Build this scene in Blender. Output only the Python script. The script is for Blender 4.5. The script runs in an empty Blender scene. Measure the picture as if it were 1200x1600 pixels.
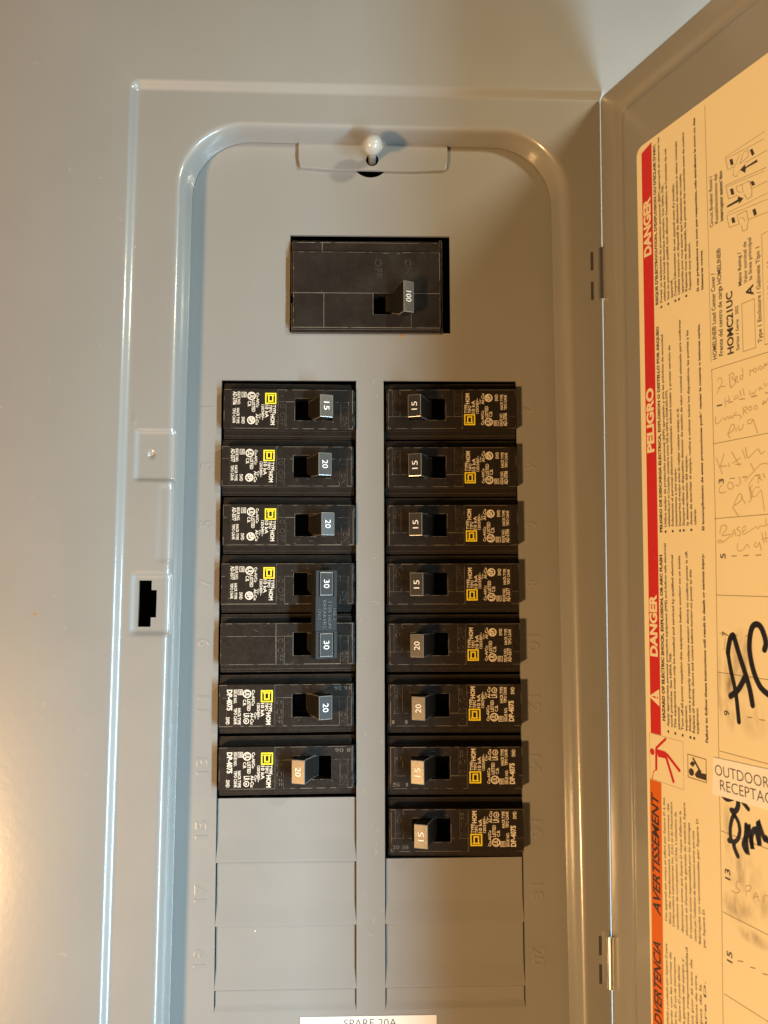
import bpy, bmesh, math, random
from mathutils import Vector, Matrix
random.seed(7)
S = 0.001            # everything below is written in millimetres
scene = bpy.context.scene
COL = scene.collection

# ------------------------------------------------------------------ camera
cam_d = bpy.data.cameras.new('camera')
cam = bpy.data.objects.new('camera', cam_d); COL.objects.link(cam)
CP = Vector((59.845, -350.707, -84.809))
PITCH, YAW, ROLL, FPX = 0.078215, 0.028202, 0.0079575, 1277.5
fw = Vector((math.sin(YAW)*math.cos(PITCH), math.cos(YAW)*math.cos(PITCH), math.sin(PITCH)))
rt = Vector((math.cos(YAW), -math.sin(YAW), 0.0)); up = rt.cross(fw)
r2 = rt*math.cos(ROLL)+up*math.sin(ROLL); u2 = -rt*math.sin(ROLL)+up*math.cos(ROLL)
m = Matrix((r2, u2, -fw)).transposed().to_4x4(); m.translation = CP*S
cam.matrix_world = m
cam_d.sensor_fit = 'VERTICAL'; cam_d.sensor_height = 36.0; cam_d.sensor_width = 27.0
cam_d.lens = FPX/1600*36
cam_d.clip_start = 0.01; cam_d.clip_end = 20
cam_d.dof.use_dof = True; cam_d.dof.focus_distance = 0.345; cam_d.dof.aperture_fstop = 22
scene.camera = cam
# ------------------------------------------------------------------ light
scene.render.engine = 'CYCLES'
scene.view_settings.view_transform = 'Standard'; scene.view_settings.look = 'None'
scene.view_settings.exposure = 0.0; scene.view_settings.gamma = 1.0
w = bpy.data.worlds.new('World'); scene.world = w; w.use_nodes = True
bg = w.node_tree.nodes['Background']
bg.inputs[0].default_value = (1.0, 0.80, 0.58, 1); bg.inputs[1].default_value = 0.01

def lamp(name, pos, aim, size, power, color, size_y=None):
    d = bpy.data.lights.new(name, 'AREA'); d.shape = 'RECTANGLE' if size_y else 'DISK'
    d.size = size*S
    if size_y: d.size_y = size_y*S
    d.energy = power; d.color = color
    o = bpy.data.objects.new(name, d); COL.objects.link(o)
    p = Vector(pos)*S; o.location = p
    o.rotation_euler = (Vector(aim)*S-p).to_track_quat('-Z', 'Y').to_euler()
    return o
lamp('warm_room_lamp', (-780, -980, -610), (60, 0, -60), 170, 22.3, (1.0, 0.57, 0.225))
lamp('cool_work_light', (385, -400, 215), (40, 0, -20), 48, 1.4, (1.0, 0.91, 0.64))
lamp('pale_fill_light', (385, -395, -300), (20, 0, -200), 46, 6.0, (0.55, 0.83, 1.0), 460)  # added fill without a known source, brightens the lower left in blue

# ------------------------------------------------------------------ materials
def mat(name, col, rough=0.5, metal=0.0, coat=0.0, coat_r=0.15, bump=0.0, bscale=900.0, mottled=0.0, mscale=40.0, spec=0.5, rvar=0.0):
    M = bpy.data.materials.new(name); M.use_nodes = True
    nt = M.node_tree; b = nt.nodes['Principled BSDF']
    b.inputs['Base Color'].default_value = (*col, 1); b.inputs['Roughness'].default_value = rough
    b.inputs['Metallic'].default_value = metal
    b.inputs['Coat Weight'].default_value = coat; b.inputs['Coat Roughness'].default_value = coat_r
    b.inputs['Specular IOR Level'].default_value = spec
    tc = nt.nodes.new('ShaderNodeTexCoord')
    if bump:
        n = nt.nodes.new('ShaderNodeTexNoise'); n.inputs['Scale'].default_value = bscale; n.inputs['Detail'].default_value = 3
        nt.links.new(tc.outputs['Object'], n.inputs['Vector'])
        bp = nt.nodes.new('ShaderNodeBump'); bp.inputs['Strength'].default_value = bump; bp.inputs['Distance'].default_value = 0.0004
        nt.links.new(n.outputs['Fac'], bp.inputs['Height']); nt.links.new(bp.outputs['Normal'], b.inputs['Normal'])
        nt.links.new(bp.outputs['Normal'], b.inputs['Coat Normal'])
    if mottled:
        n2 = nt.nodes.new('ShaderNodeTexNoise'); n2.inputs['Scale'].default_value = mscale; n2.inputs['Detail'].default_value = 5
        n2.inputs['Roughness'].default_value = 0.65
        nt.links.new(tc.outputs['Object'], n2.inputs['Vector'])
        mx = nt.nodes.new('ShaderNodeMix'); mx.data_type = 'RGBA'
        mx.inputs[6].default_value = (*[c*(1-mottled) for c in col], 1); mx.inputs[7].default_value = (*[min(1, c*(1+mottled)) for c in col], 1)
        nt.links.new(n2.outputs['Fac'], mx.inputs[0]); nt.links.new(mx.outputs[2], b.inputs['Base Color'])
        if rvar:
            mr = nt.nodes.new('ShaderNodeMapRange'); mr.inputs[1].default_value = .3; mr.inputs[2].default_value = .7
            mr.inputs[3].default_value = rough-rvar; mr.inputs[4].default_value = rough+rvar
            nt.links.new(n2.outputs['Fac'], mr.inputs[0]); nt.links.new(mr.outputs[0], b.inputs['Roughness'])
    return M
GREY = (0.262, 0.264, 0.258)
M_paint = mat('grey_enamel', GREY, 0.40, coat=0.85, coat_r=0.15, bump=0.085, bscale=300, mottled=0.05, mscale=22, rvar=0.05)
M_paint_number = mat('grey_enamel_stamped', GREY, 0.35, coat=0.35, coat_r=0.08)
M_knob = mat('grey_enamel_knob', (0.42, 0.42, 0.40), 0.25, coat=0.5, coat_r=0.06)
M_black = mat('breaker_plastic', (0.0165, 0.0128, 0.0102), 0.36, bump=0.08, bscale=1400, mottled=0.18, mscale=420, spec=0.5, rvar=0.05)
M_black_main = mat('main_breaker_plastic', (0.021, 0.0165, 0.0135), 0.34, bump=0.06, bscale=900, mottled=0.3, mscale=75, rvar=0.11)
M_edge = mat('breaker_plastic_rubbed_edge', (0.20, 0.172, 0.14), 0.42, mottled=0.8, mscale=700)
M_black_mould_lit = mat('breaker_plastic_moulded_text_lit', (0.034, 0.028, 0.022), 0.38)  # lighter than the case: edge highlight of the raised letters put into the colour
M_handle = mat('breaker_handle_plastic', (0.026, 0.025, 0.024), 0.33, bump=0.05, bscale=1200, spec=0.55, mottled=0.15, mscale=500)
M_handle_shaded = mat('breaker_handle_shaded', (0.016, 0.015, 0.014), 0.55, bump=0.08, bscale=1200, spec=0.35)  # same plastic, darkened and roughened for handles that miss the lamp glare
M_handle_side_shade = mat('breaker_handle_side_shade', (0.012, 0.0105, 0.009), 0.62, bump=0.1, bscale=1500, spec=0.2)  # shade on blade sides and drum painted in as a darker colour
M_handle_edge_glint = mat('breaker_handle_edge_glint', (0.20, 0.195, 0.185), 0.22, spec=0.8)  # bright highlight along the handle edges painted in as a pale colour
M_tie = mat('handle_tie_plastic', (0.010, 0.010, 0.010), 0.55, spec=0.30, bump=0.06, bscale=900)
M_print = mat('cream_print', (0.74, 0.68, 0.58), 0.55)
M_yellow = mat('yellow_print', (0.86, 0.72, 0.03), 0.5)
M_white_num = mat('white_print', (0.85, 0.85, 0.83), 0.5)
M_steel_dark = mat('inner_steel', (0.05, 0.05, 0.05), 0.6, mottled=0.3, mscale=30)
M_steel = mat('plated_steel', (0.82, 0.80, 0.76), 0.30, metal=1.0, bump=0.1, bscale=300, mottled=0.2, mscale=200)
M_label = mat('label_film', (0.90, 0.83, 0.60), 0.42, mottled=0.02, mscale=30)
M_sticker = mat('sticker_film', (0.86, 0.86, 0.84), 0.30, coat=0.3, coat_r=0.15)
M_sticker2 = mat('label_tape_film', (0.97, 0.97, 0.95), 0.35, coat=0.3, coat_r=0.2)
M_red = mat('red_ink', (0.62, 0.025, 0.03), 0.45)
M_orange = mat('orange_ink', (0.72, 0.15, 0.008), 0.45)
M_ink = mat('black_ink', (0.05, 0.035, 0.03), 0.5)
M_ink_pale = mat('black_ink_fine', (0.075, 0.05, 0.03), 0.5)
M_rule = mat('ruled_line_ink', (0.17, 0.105, 0.05), 0.5)
M_pencil = mat('pencil', (0.52, 0.42, 0.27), 0.5, mottled=0.25, mscale=900)
M_marker = mat('marker_ink', (0.012, 0.008, 0.010), 0.35)
M_rust = mat('rust_mark', (0.42, 0.20, 0.03), 0.7)
M_white_speck = mat('white_paint_speck', (0.75, 0.75, 0.72), 0.4)
M_wall = mat('plaster_wall', (0.55, 0.53, 0.48), 0.8, bump=0.3, bscale=300)
# smudged pencil on the label: soft grey stains of their own shape
def add_smudges(M, spots):
    nt = M.node_tree; b = nt.nodes['Principled BSDF']
    tc = nt.nodes.new('ShaderNodeTexCoord'); fac = None
    for (cx, cz, rx, rz, amt) in spots:
        mp = nt.nodes.new('ShaderNodeMapping'); mp.vector_type = 'POINT'
        mp.inputs['Scale'].default_value = (1/(rx*S), 1, 1/(rz*S)); mp.inputs['Location'].default_value = (-cx/rx, 0, -cz/rz)
        nt.links.new(tc.outputs['Object'], mp.inputs[0])
        sx = nt.nodes.new('ShaderNodeVectorMath'); sx.operation = 'MULTIPLY'; sx.inputs[1].default_value = (1, 0, 1)
        nt.links.new(mp.outputs[0], sx.inputs[0])
        ln = nt.nodes.new('ShaderNodeVectorMath'); ln.operation = 'LENGTH'; nt.links.new(sx.outputs[0], ln.inputs[0])
        mr = nt.nodes.new('ShaderNodeMapRange'); mr.inputs[1].default_value = 1.0; mr.inputs[2].default_value = 0.25
        mr.inputs[3].default_value = 0; mr.inputs[4].default_value = amt
        nt.links.new(ln.outputs['Value'], mr.inputs[0])
        if fac is None: fac = mr.outputs[0]
        else:
            a = nt.nodes.new('ShaderNodeMath'); a.operation = 'MAXIMUM'; nt.links.new(fac, a.inputs[0]); nt.links.new(mr.outputs[0], a.inputs[1]); fac = a.outputs[0]
    n = nt.nodes.new('ShaderNodeTexNoise'); n.inputs['Scale'].default_value = 330; n.inputs['Detail'].default_value = 4
    mp = nt.nodes.new('ShaderNodeMapping'); mp.inputs['Scale'].default_value = (1.0, 1, 0.35)
    nt.links.new(tc.outputs['Object'], mp.inputs[0]); nt.links.new(mp.outputs[0], n.inputs['Vector'])
    mr = nt.nodes.new('ShaderNodeMapRange'); mr.inputs[1].default_value = .35; mr.inputs[2].default_value = .65
    nt.links.new(n.outputs['Fac'], mr.inputs[0])
    mu = nt.nodes.new('ShaderNodeMath'); mu.operation = 'MULTIPLY'; nt.links.new(mr.outputs[0], mu.inputs[0]); nt.links.new(fac, mu.inputs[1])
    mx = nt.nodes.new('ShaderNodeMix'); mx.data_type = 'RGBA'
    src = b.inputs['Base Color'].links[0].from_socket
    nt.links.new(src, mx.inputs[6]); mx.inputs[7].default_value = (0.30, 0.24, 0.16, 1)
    nt.links.new(mu.outputs[0], mx.inputs[0]); nt.links.new(mx.outputs[2], b.inputs['Base Color'])
add_smudges(M_label, [(68.5, -122, 3.6, 15, .95), (74, -112, 6, 12, .75), (64, -120, 1.6, 16, .6), (78, -130, 7, 8, .35), (66.5, -168, 3, 12, .55),
                      (72, -180, 9, 9, .6), (70, -192, 9, 5.5, .75), (76, -199, 8, 3, .8), (80, -187, 6, 6, .45)])

# ------------------------------------------------------------------ object helpers
def link(o, parent=None):
    COL.objects.link(o)
    if parent is not None: o.parent = parent
    return o
def tag(o, label=None, cat=None, group=None, kind=None):
    if label: o['label'] = label
    if cat: o['category'] = cat
    if group: o['group'] = group
    if kind: o['kind'] = kind
    return o
def empty(name, loc=(0, 0, 0), roty=0.0):
    o = bpy.data.objects.new(name, None); o.empty_display_size = 0.01
    o.location = Vector(loc)*S; o.rotation_euler = (0, roty, 0); return link(o)
def mesh_of(name, verts, faces, mt, smooth=False, bevel=0.0, seg=2, ang=30, weld=False, edge_mt=None):
    me = bpy.data.meshes.new(name)
    me.from_pydata([(v[0]*S, v[1]*S, v[2]*S) for v in verts], [], faces)
    if bevel or weld:
        bm = bmesh.new(); bm.from_mesh(me)
        bmesh.ops.remove_doubles(bm, verts=bm.verts, dist=1e-7)
        bmesh.ops.recalc_face_normals(bm, faces=bm.faces)
        if bevel:
            bmesh.ops.dissolve_limit(bm, angle_limit=math.radians(1), verts=bm.verts, edges=bm.edges)
            es = [e for e in bm.edges if len(e.link_faces) == 2 and e.calc_face_angle(0) > math.radians(ang)]
            bmesh.ops.bevel(bm, geom=es, offset=bevel*S, segments=seg, affect='EDGES', profile=0.6, clamp_overlap=True, material=1 if edge_mt else -1)
        bm.to_mesh(me); bm.free()
    me.materials.append(mt)
    if edge_mt: me.materials.append(edge_mt)
    if smooth:
        for p in me.polygons: p.use_smooth = True
    me.update(); return me
PIECES = ('rubbed_edges', 'printed_text', 'moulded_text', 'date_code', 'printing', 'rating_number', 'stamped_number')
def part(name, me, parent=None):
    o = link(bpy.data.objects.new(name, me), parent)
    if name in PIECES or name.endswith(('_lettering', '_lines', '_writing', '_pictogram')): o['kind'] = 'stuff'   # many small separate glyphs
    return o

class MB:
    def __init__(s): s.v = []; s.f = []
    def add(s, vs, fs):
        n = len(s.v); s.v += [tuple(v) for v in vs]; s.f += [tuple(i+n for i in f) for f in fs]
    def box(s, x0, x1, y0, y1, z0, z1):
        s.add([(x, y, z) for x in (x0, x1) for y in (y0, y1) for z in (z0, z1)],
              [(0, 1, 3, 2), (4, 6, 7, 5), (0, 4, 5, 1), (2, 3, 7, 6), (0, 2, 6, 4), (1, 5, 7, 3)])
    def mesh(s, name, mt, **k): return mesh_of(name, s.v, s.f, mt, **k)

def cells(xs, zs, H, base):
    """A stepped plate: cell (i,j) between grid lines has height H(xc,zc) (None = open down to base)."""
    v = {}; verts = []; faces = []
    def vid(i, j, h):
        k = (i, j, round(h, 4))
        if k not in v: v[k] = len(verts); verts.append((xs[i], -h, zs[j]))
        return v[k]
    nx, nz = len(xs)-1, len(zs)-1
    hh = [[H((xs[i]+xs[i+1])/2, (zs[j]+zs[j+1])/2) for j in range(nz)] for i in range(nx)]
    def g(i, j):
        if 0 <= i < nx and 0 <= j < nz and hh[i][j] is not None: return hh[i][j]
        return base
    for i in range(nx):
        for j in range(nz):
            if hh[i][j] is not None:
                h = hh[i][j]; faces.append((vid(i, j, h), vid(i+1, j, h), vid(i+1, j+1, h), vid(i, j+1, h)))
    def levels(i, j, lo, hi):
        return sorted({g(a, b) for a in (i-1, i) for b in (j-1, j) if lo < g(a, b) < hi})
    def wall(p, q, a, b):
        lo, hi = min(a, b), max(a, b)
        if hi-lo < 1e-6: return
        lp = levels(*p, lo, hi); lq = levels(*q, lo, hi)
        f = [vid(*p, lo)]+[vid(*q, lo)]+[vid(*q, h) for h in lq]+[vid(*q, hi)]+[vid(*p, hi)]+[vid(*p, h) for h in reversed(lp)]
        faces.append(tuple(f) if a > b else tuple(reversed(f)))
    for i in range(nx+1):
        for j in range(nz): wall((i, j), (i, j+1), g(i-1, j), g(i, j))
    for j in range(nz+1):
        for i in range(nx): wall((i+1, j), (i, j), g(i, j-1), g(i, j))
    return verts, faces

# text: glyph outlines of the built-in font as flat or raised polygons
_tc = {}
def glyphs(body, bold=0.0, shear=0.0, ext=0.0, bev=0.0, res=2):
    k = (body, bold, shear, ext, bev, res)
    if k in _tc: return _tc[k]
    c = bpy.data.curves.new('t', 'FONT'); c.body = body; c.size = 1; c.resolution_u = res; c.offset = bold; c.shear = shear
    c.extrude = ext; c.bevel_depth = bev; c.bevel_resolution = 0
    if not ext and not bev: c.fill_mode = 'FRONT'
    o = bpy.data.objects.new('t', c); COL.objects.link(o); bpy.context.view_layer.update()
    me = o.to_mesh(); vs = [tuple(v.co) for v in me.vertices]; fs = [tuple(p.vertices) for p in me.polygons]
    o.to_mesh_clear(); bpy.data.objects.remove(o); bpy.data.curves.remove(c)
    x0 = min(v[0] for v in vs); x1 = max(v[0] for v in vs); y0 = min(v[1] for v in vs); y1 = max(v[1] for v in vs)
    r = ([(v[0]-x0, v[1]-y0, v[2]) for v in vs], fs, x1-x0, y1-y0)
    _tc[k] = r; return r
def put_text(mb, body, p0, d, u, width, height, n=(0, -1, 0), off=0.0, zs=1.0, cap=True, **k):
    """text box lower-left at p0 (x,z), reading direction d, glyph-up u; width None keeps the aspect."""
    vs, fs, W, Hh = glyphs(body, **k)
    ref = glyphs('H', **k)[3] if cap else Hh
    sy = height/ref
    y0 = 0.0
    if cap:
        # baseline at p0: glyph bbox may reach below it
        if any(ch in body for ch in 'gjpqyç,;'): y0 = -0.21*sy
    sx = (width/W) if width else sy
    P = Vector((p0[0], -off, p0[1])); D = Vector((d[0], 0, d[1])); U = Vector((u[0], 0, u[1])); N = Vector(n)
    mb.add([tuple(P+D*(v[0]*sx)+U*(v[1]*sy+y0)+N*(v[2]*zs)) for v in vs], fs)

def smooth_line(pts, n=5):
    if len(pts) < 3: return pts
    out = []
    P = [pts[0]]+list(pts)+[pts[-1]]
    for i in range(1, len(P)-2):
        a, b, c, d = P[i-1], P[i], P[i+1], P[i+2]
        for k in range(n):
            t = k/n
            out.append(tuple(0.5*((2*b[q])+(-a[q]+c[q])*t+(2*a[q]-5*b[q]+4*c[q]-d[q])*t*t+(-a[q]+3*b[q]-3*c[q]+d[q])*t**3) for q in (0, 1)))
    out.append(tuple(pts[-1])); return out
def stroke(mb, pts, wd, off, curve=True):
    pts = smooth_line(pts) if curve else list(pts)
    pts = [p for i, p in enumerate(pts) if i == 0 or math.dist(p, pts[i-1]) > 1e-3]
    if len(pts) < 2: return
    h = wd/2; L = []; R = []
    for i, p in enumerate(pts):
        a = pts[max(0, i-1)]; b = pts[min(len(pts)-1, i+1)]
        dx, dz = b[0]-a[0], b[1]-a[1]; l = math.hypot(dx, dz) or 1; nx, nz = -dz/l, dx/l
        if 0 < i < len(pts)-1:
            ux, uz = p[0]-a[0], p[1]-a[1]; q = math.hypot(ux, uz) or 1
            cs = abs((-uz/q)*nx+(ux/q)*nz); k = min(1.6, 1/max(cs, .3))
        else: k = 1
        L.append((p[0]+nx*h*k, -off, p[1]+nz*h*k)); R.append((p[0]-nx*h*k, -off, p[1]-nz*h*k))
    n = len(pts); vs = L+R; fs = [(i, i+1, n+i+1, n+i) for i in range(n-1)]
    mb.add(vs, fs)
    for e, (p, q) in enumerate(((pts[0], pts[1]), (pts[-1], pts[-2]))):    # rounded ends
        a0 = math.atan2(p[1]-q[1], p[0]-q[0])
        arc = [(p[0]+h*math.cos(a0+t), -off, p[1]+h*math.sin(a0+t)) for t in [math.pi*(j/6-.5) for j in range(7)]]
        mb.add(arc, [tuple(range(7))])
def strokes(mb, lst, wd, off, curve=True):
    for i, s in enumerate(lst): stroke(mb, s, wd*random.uniform(.85, 1.15), off+0.0015*(i % 12), curve)
def poly(mb, pts, off): mb.add([(p[0], -off, p[1]) for p in pts], [tuple(range(len(pts)))])
def ring2(mb, cx, cz, r0, r1, off, n=20):
    a = [2*math.pi*i/n for i in range(n)]
    vs = [(cx+r1*math.cos(t), -off, cz+r1*math.sin(t)) for t in a]+[(cx+r0*math.cos(t), -off, cz+r0*math.sin(t)) for t in a]
    mb.add(vs, [(i, (i+1) % n, n+(i+1) % n, n+i) for i in range(n)])
def disc2(mb, cx, cz, r, off, n=20): mb.add([(cx+r*math.cos(2*math.pi*i/n), -off, cz+r*math.sin(2*math.pi*i/n)) for i in range(n)], [tuple(range(n))])
def rect2(mb, x0, x1, z0, z1, off): mb.add([(x0, -off, z0), (x1, -off, z0), (x1, -off, z1), (x0, -off, z1)], [(0, 1, 2, 3)])
def frame2(mb, x0, x1, z0, z1, t, off):
    rect2(mb, x0, x1, z0, z0+t, off); rect2(mb, x0, x1, z1-t, z1, off); rect2(mb, x0, x0+t, z0+t, z1-t, off); rect2(mb, x1-t, x1, z0+t, z1-t, off)
def lathe(prof, n=32):
    """profile (r, h) revolved about the -Y axis"""
    vs = []; fs = []
    for r, h in prof: vs += [(r*math.cos(2*math.pi*i/n), -h, r*math.sin(2*math.pi*i/n)) for i in range(n)]
    for k in range(len(prof)-1):
        for i in range(n): fs.append((k*n+i, k*n+(i+1) % n, (k+1)*n+(i+1) % n, (k+1)*n+i))
    return vs, fs
DN = ((0, -1), (1, 0))       # reads downward, glyph tops to the right
UPW = ((0, 1), (-1, 0))      # reads upward, glyph tops to the left
# strokes on the door label, in mm on the door (away from hinge, up)
PENCIL= [[(66.22,-16.21),(66.85,-15.51),(67.87,-15.65),(68.32,-16.68),(67.78,-18.26),(66.3,-20.11),(65.87,-20.64)],[(66.33,-19.03),(67.77,-18.63),(69.78,-19.0)],[(71.88,-15.64),(71.81,-17.61),(72.13,-19.87)],[(71.56,-15.56),(72.89,-14.95),(73.65,-15.74),(72.83,-16.77),(73.59,-17.39),(74.34,-18.32),(73.53,-19.35),(72.13,-19.96)],[(74.23,-18.2),(75.15,-17.29),(74.79,-16.6),(74.18,-17.22),(74.53,-18.51),(75.69,-18.52)],[(77.36,-14.34),(77.68,-16.21),(77.43,-17.95)],[(77.54,-16.93),(76.71,-16.74),(76.41,-17.57),(76.85,-18.12),(77.54,-18.04)],[(80.71,-15.72),(80.64,-17.64)],[(80.68,-16.61),(81.37,-16.12),(81.88,-16.15)],[(82.57,-15.57),(82.02,-16.33),(82.88,-17.12),(83.46,-16.31),(82.64,-15.59)],[(84.76,-15.51),(84.2,-16.1),(85.08,-16.75),(85.82,-16.2),(84.94,-15.49)],[(86.45,-16.64),(86.93,-15.16),(87.44,-16.0),(88.0,-15.12)],[(69.24,-23.03),(69.75,-25.88)],[(71.06,-22.48),(71.57,-24.87)],[(69.4,-24.44),(71.6,-23.96)],[(74.45,-23.17),(73.66,-23.61),(73.75,-24.39),(74.92,-24.02)],[(75.07,-23.0),(75.49,-24.29)],[(76.16,-21.57),(76.66,-23.77)],[(77.5,-21.41),(77.99,-23.75)],[(80.28,-22.74),(80.6,-24.14),(81.55,-23.59),(82.08,-24.29),(83.13,-22.61)],[(84.88,-22.31),(84.22,-22.69),(84.41,-23.32),(85.23,-22.76),(85.5,-23.25)],[(86.35,-21.41),(86.84,-22.62),(87.76,-21.86)],[(64.99,-28.69),(64.73,-30.35),(65.73,-31.3),(67.6,-30.24),(67.61,-29.93)],[(68.55,-29.49),(69.32,-30.6),(70.55,-29.39)],[(70.82,-29.83),(71.27,-30.58),(71.89,-29.63),(72.57,-30.51),(73.18,-29.56)],[(74.38,-28.67),(73.46,-29.46),(74.14,-29.95),(75.31,-29.8),(76.43,-30.66),(75.94,-31.41)],[(77.47,-27.82),(77.39,-30.18)],[(77.28,-28.02),(78.8,-27.77),(78.84,-28.67),(77.62,-29.03),(79.1,-29.96)],[(80.29,-27.91),(79.52,-28.65),(80.42,-29.41),(81.0,-28.64),(80.36,-27.92)],[(82.5,-28.04),(81.92,-28.81),(82.82,-29.42),(83.39,-28.65),(82.57,-28.06)],[(85.48,-27.75),(85.74,-28.44),(86.14,-27.3),(86.68,-28.13),(87.59,-26.72)],[(70.23,-35.42),(71.25,-37.09)],[(70.63,-35.33),(72.02,-32.77),(73.26,-33.04),(72.82,-34.63),(70.83,-35.42)],[(73.93,-34.06),(74.2,-35.24)],[(74.98,-33.64),(75.51,-35.07),(76.67,-34.81),(77.39,-33.45)],[(80.69,-32.25),(79.27,-32.59),(79.34,-33.64),(80.76,-33.44),(81.24,-32.35),(82.26,-34.87),(83.19,-37.35)],[(64.74,-43.02),(65.88,-45.63),(67.4,-48.86)],[(68.42,-42.14),(66.47,-46.37)],[(66.87,-46.3),(69.48,-46.37)],[(70.29,-45.72),(70.84,-46.99)],[(71.8,-41.85),(75.18,-47.08)],[(72.05,-45.94),(75.58,-44.46)],[(73.39,-46.5),(75.88,-46.57)],[(76.43,-41.75),(77.83,-45.05)],[(77.95,-41.38),(78.77,-44.88),(80.84,-43.84),(83.08,-42.55),(84.28,-44.31),(85.99,-43.69)],[(67.27,-52.8),(65.9,-53.88),(66.18,-55.37),(69.06,-55.33)],[(70.27,-52.2),(69.64,-53.34),(70.59,-54.63),(72.18,-53.89),(71.52,-52.39),(70.27,-52.2)],[(73.28,-53.4),(74.5,-53.67),(75.49,-52.44),(74.6,-50.72)],[(77.43,-51.03),(77.57,-52.66)],[(78.05,-51.77),(80.63,-50.08),(83.98,-47.73),(86.83,-47.88)],[(79.82,-46.77),(81.38,-49.58)],[(79.01,-53.98),(79.59,-58.69)],[(78.84,-53.67),(81.13,-51.58)],[(78.97,-55.14),(80.49,-54.13)],[(82.85,-51.2),(82.87,-53.79)],[(82.93,-52.07),(83.85,-51.6),(83.46,-52.27),(84.44,-53.04)],[(84.95,-50.86),(85.6,-52.36)],[(73.97,-63.66),(72.01,-61.3),(72.15,-60.41),(75.08,-59.02),(75.9,-57.38),(74.98,-56.5),(73.59,-57.71),(72.36,-60.13)],[(75.51,-57.58),(77.24,-59.93)],[(79.0,-54.39),(80.02,-56.81),(79.66,-58.81),(78.63,-59.6)],[(83.36,-55.25),(81.92,-54.97),(80.48,-56.28),(80.21,-57.7),(81.45,-57.95),(83.31,-56.54),(84.04,-56.38),(84.62,-60.09),(85.08,-62.97)],[(65.73,-69.17),(66.2,-67.08),(68.02,-66.57),(68.77,-67.81),(66.58,-70.11),(70.08,-69.82),(69.66,-70.84),(66.91,-72.3),(64.73,-72.37),(65.08,-71.62),(66.65,-71.86)],[(70.83,-70.89),(72.08,-68.28),(72.63,-70.43)],[(71.06,-69.86),(72.81,-69.5)],[(74.41,-67.51),(73.32,-68.05),(74.73,-69.29),(74.54,-70.46),(73.4,-70.26)],[(75.87,-69.2),(77.03,-68.38),(76.87,-67.35),(75.79,-68.17),(76.03,-70.08),(78.49,-69.18),(80.35,-68.4),(81.47,-67.83),(82.24,-68.56),(83.28,-67.7),(85.05,-67.85),(86.13,-67.29)],[(85.31,-65.54),(85.63,-67.54)],[(73.66,-72.92),(73.26,-74.52),(74.14,-75.66),(75.86,-75.04),(77.22,-73.62),(77.78,-73.55),(78.3,-74.67)],[(81.29,-72.81),(80.53,-73.87),(81.6,-74.48),(82.58,-73.08),(83.29,-75.52)],[(83.73,-70.0),(84.58,-73.15)],[(83.66,-72.04),(85.97,-71.65)],[(85.16,-69.78),(85.43,-73.18)],[(70.82,-183.36),(69.38,-183.84),(69.11,-185.57),(70.56,-186.2),(69.15,-187.58),(67.06,-187.42)],[(73.04,-184.29),(73.26,-187.1)],[(72.94,-184.0),(75.2,-183.15),(74.83,-184.71),(73.21,-185.68)],[(76.01,-186.92),(77.23,-184.63),(78.5,-186.82)],[(76.35,-186.17),(78.13,-185.45)],[(80.33,-186.67),(80.62,-184.42),(81.84,-183.9)],[(64.42,-103.23),(66.6,-103.74),(67.79,-103.54),(68.74,-104.47)],[(66.97,-104.6),(66.28,-108.73)]]
MARKER= [[(67.98,-109.76),(68.23,-107.98),(69.11,-104.97),(70.12,-103.73),(70.88,-104.32),(72.63,-109.05),(75.39,-115.95),(77.07,-120.85),(78.0,-125.57)],[(67.98,-109.76),(68.98,-114.92),(71.02,-122.8),(72.04,-131.88)],[(68.68,-123.92),(72.22,-121.2),(75.57,-116.21)],[(83.47,-107.32),(84.14,-105.26),(83.46,-102.52),(82.13,-100.08),(80.36,-99.4),(78.69,-100.58),(77.66,-103.77),(77.34,-107.78),(78.1,-112.25),(79.42,-116.06),(81.11,-118.93),(82.83,-120.38),(85.22,-121.57)]]
MARKER2= [[(64.33,-157.64),(66.09,-158.25),(68.76,-157.13)],[(72.81,-157.53),(75.06,-159.11)],[(70.7,-157.04),(70.75,-159.27),(69.57,-161.18),(67.83,-161.38)],[(67.82,-161.64),(69.09,-162.6),(70.66,-164.42),(71.21,-167.14),(70.26,-169.97),(68.28,-171.52),(67.22,-170.54),(67.11,-167.34),(68.1,-163.83),(69.22,-162.56)],[(66.44,-171.57),(68.28,-171.52),(68.73,-173.31),(70.08,-175.45)],[(74.04,-164.44),(73.67,-168.03),(72.64,-171.18),(74.16,-172.92),(73.88,-169.23),(74.87,-164.53),(76.36,-171.31),(76.08,-167.64),(77.74,-164.66),(79.27,-169.19),(79.15,-165.82),(79.04,-162.18),(81.35,-166.72),(82.0,-166.22),(82.65,-166.95)]]
DASHES= [[(70.9,-24.89),(72.87,-24.88)],[(76.05,-24.79),(78.14,-24.91)],[(80.95,-24.89),(83.26,-24.95)],[(86.59,-24.87),(87.83,-24.9)],[(70.71,-50.95),(72.86,-50.97)],[(76.3,-51.11),(78.18,-51.03)],[(81.5,-51.19),(83.51,-51.04)],[(70.62,-77.2),(72.75,-77.16)],[(75.86,-77.16),(78.03,-77.06)],[(81.03,-77.12),(83.12,-77.02)],[(70.51,-103.61),(72.44,-103.42)],[(75.82,-103.48),(76.75,-103.38)],[(75.77,-129.71),(77.49,-129.58)],[(80.62,-129.71),(82.67,-129.6)],[(68.97,-208.94),(71.15,-208.3)],[(74.21,-208.7),(76.15,-208.26)],[(79.2,-208.49),(80.97,-208.14)]]
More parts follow.
